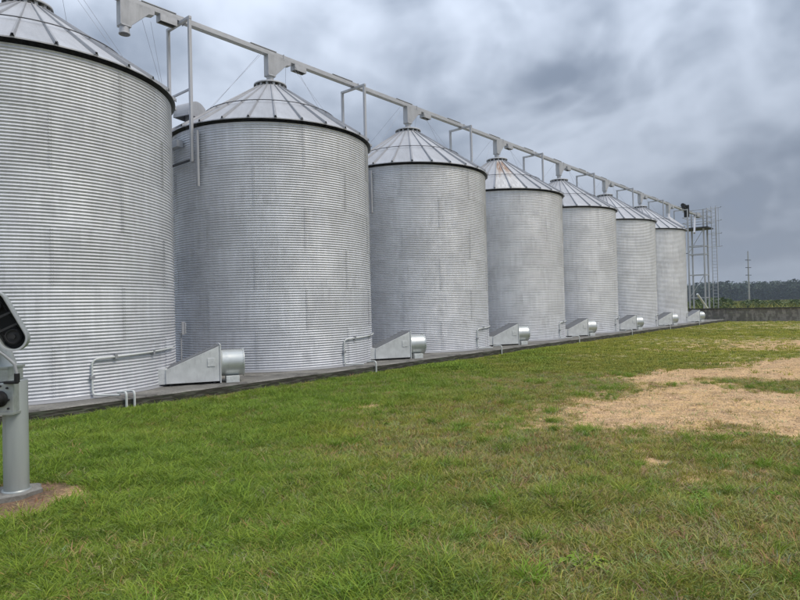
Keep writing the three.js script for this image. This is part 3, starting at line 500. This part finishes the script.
  // gravel in the bare earth
  const gg = new THREE.IcosahedronGeometry(0.012, 0), gp = gg.attributes.position; for (let i = 0; i < gp.count; i++) gp.setY(i, gp.getY(i) * 0.6);
  const list = []; for (let i = 0; i < 240000 && list.length < 32000; i++) { const x = 1 + r() * 18, z = 8 + r() * 8; if (!inView(x, z)) continue; const q = zones(x, z); if (r() < q.bare * q.bare) list.push([x, z]); }
  const m = new THREE.InstancedMesh(gg, std({ color: 0xffffff, roughness: 0.95, flatShading: true }), list.length); m.name = 'gravel';
  list.forEach(([x, z], i) => { const s = 0.35 + 1.3 * r() * r(); E.set(r() * 0.6, r() * 6, r() * 0.6); Q.setFromEuler(E); M.compose(V(x, groundY(x, z) + 0.002, z), Q, V(s * (0.7 + r() * 0.7), s, s)); m.setMatrixAt(i, M); const v = 0.6 + r() * 0.7; m.setColorAt(i, C.setRGB(0.64 * v, 0.46 * v, 0.28 * v)); });
  m.castShadow = m.receiveShadow = true; scene.add(m); tag(m, 'loose tan gravel strewn over the bare orange earth', 'gravel', null, 'stuff'); console.log('gravel', list.length);
}

// ---------------------------------------------------------------- beyond the wall: rough field, shrubs, pole, forest
{
  const r = rng(9), M = new THREE.Matrix4(), Q = new THREE.Quaternion(), E = new THREE.Euler(), C = new THREE.Color();
  const leafy = (seed, n, size, sx = 1, sy = 1) => { const q = rng(seed), pos = []; for (let k = 0; k < n; k++) { let x, y, z; do { x = q() * 2 - 1; y = q() * 2 - 1; z = q() * 2 - 1; } while (x * x + y * y + z * z > 1); const s = size * (0.6 + 0.8 * q()); for (let t = 0; t < 2; t++) { const c = [x * sx, (y * 0.5 + 0.5) * sy, z * sx]; for (let v = 0; v < 3; v++) pos.push(c[0] + (q() - 0.5) * s, c[1] + (q() - 0.5) * s, c[2] + (q() - 0.5) * s); } } const g = new THREE.BufferGeometry(); g.setAttribute('position', new THREE.Float32BufferAttribute(pos, 3)); g.computeVertexNormals(); return g; };
  const weed = bladeTuft(21, 26, 0.6, 1.5, 0.6, 0.05, 0.5, 2), list = [];
  for (let i = 0; i < 9000; i++) { const x = 53 + Math.pow(r(), 0.7) * 150, z = -60 + r() * 160; const a = Math.atan2(x - CAM.x, CAM.z - z); if (a < YAW + 0.2 || a > YAW + 0.85) continue; list.push([x, z]); }
  const m = new THREE.InstancedMesh(weed, leafMat, list.length); m.name = 'field_weeds';
  list.forEach(([x, z], i) => { const s = 0.6 + r() * 0.7; E.set(0, r() * 6, 0); Q.setFromEuler(E); M.compose(V(x, GROUND, z), Q, V(s * 1.4, s, s * 1.4)); m.setMatrixAt(i, M); const v = 0.7 + r() * 0.6, y = r(); m.setColorAt(i, C.setRGB(mix(0.1, 0.24, y) * v, mix(0.16, 0.22, y) * v, 0.05 * v)); });
  m.castShadow = m.receiveShadow = true; scene.add(m); tag(m, 'tall yellow-green weeds in the field beyond the concrete wall', 'weeds', null, 'stuff');
  // shrubs
  const sg = leafy(31, 420, 0.3, 1, 1.6), sMat = new THREE.MeshPhysicalMaterial({ color: new THREE.Color().setRGB(0.075, 0.115, 0.025), roughness: 0.8, transmission: 0.2, thickness: 0, side: THREE.DoubleSide });
  const nm = ['first dark green shrub right of the ladder tower beyond the wall', 'second dark green shrub right of the ladder tower beyond the wall', 'dark green shrub left of the utility pole beyond the wall', 'low green shrub at the foot of the utility pole', 'wide green shrub right of the utility pole beyond the wall', 'rounded green shrub halfway from the utility pole to the right edge', 'last green shrub at the right edge beyond the wall'];
  [[0.44, 80], [0.462, 88], [0.485, 82], [0.53, 95], [0.555, 84], [0.585, 90], [0.615, 80]].forEach(([da, d], i) => { const a = YAW + da, o = thing('shrub', nm[i], 'shrub', [CAM.x + Math.sin(a) * d, GROUND, CAM.z - Math.cos(a) * d], i * 1.3, 'shrubs beyond the wall'); const s = 1.0 + r() * 0.5; part('crown', sg, sMat, o).scale.set(s * 1.5, s * 0.95, s * 1.4); part('stem', new THREE.CylinderGeometry(0.03, 0.06, 0.7, 6).translate(0, 0.35, 0), steelDark, o); });
  // utility pole
  const pole = thing('utility_pole', 'tall grey utility pole with three crossarms standing in the field', 'utility pole', [250, GROUND, -29.9], 0.3);
  part('mast', new THREE.CylinderGeometry(0.16, 0.32, 19.6, 12).translate(0, 9.8, 0), std({ color: 0x8f8f8c, roughness: 0.8 }), pole);
  for (const y of [16.3, 13.5, 10.7]) part('crossarm', beam(V(-1.2, y, -1.0), V(1.2, y, 1.0), 0.22, 0.22), steelDark, pole);
  // forest
  const crown = leafy(41, 260, 1.7, 4.2, 12), list2 = [];
  for (let i = 0; i < 2600; i++) { const a = 0.35 + r() * 1.75, d = 430 + r() * r() * 190; list2.push([CAM.x + Math.sin(a) * d, CAM.z - Math.cos(a) * d, a]); }
  const f = new THREE.InstancedMesh(crown, std({ color: 0xffffff, roughness: 0.9, side: THREE.DoubleSide }), list2.length); f.name = 'forest';
  list2.forEach(([x, z, a], i) => { const s = (0.72 + r() * 0.42) * (0.85 + 0.35 * noise(a * 14, 3)) * (0.88 + 0.12 * sm(0.9, 1.5, a)); E.set(0, r() * 6, 0); Q.setFromEuler(E); M.compose(V(x, GROUND + 0.2, z), Q, V(s * (0.8 + r() * 0.5), s, s)); f.setMatrixAt(i, M); const v = 0.7 + r() * 0.6; f.setColorAt(i, C.setRGB(0.04 * v, 0.062 * v, 0.034 * v)); });
  f.castShadow = f.receiveShadow = true; scene.add(f); tag(f, 'dark line of forest along the horizon', 'forest', null, 'stuff');
}
scene.fog = new THREE.FogExp2(0xc4d0de, 0.0004);
renderer.render(scene, camera);
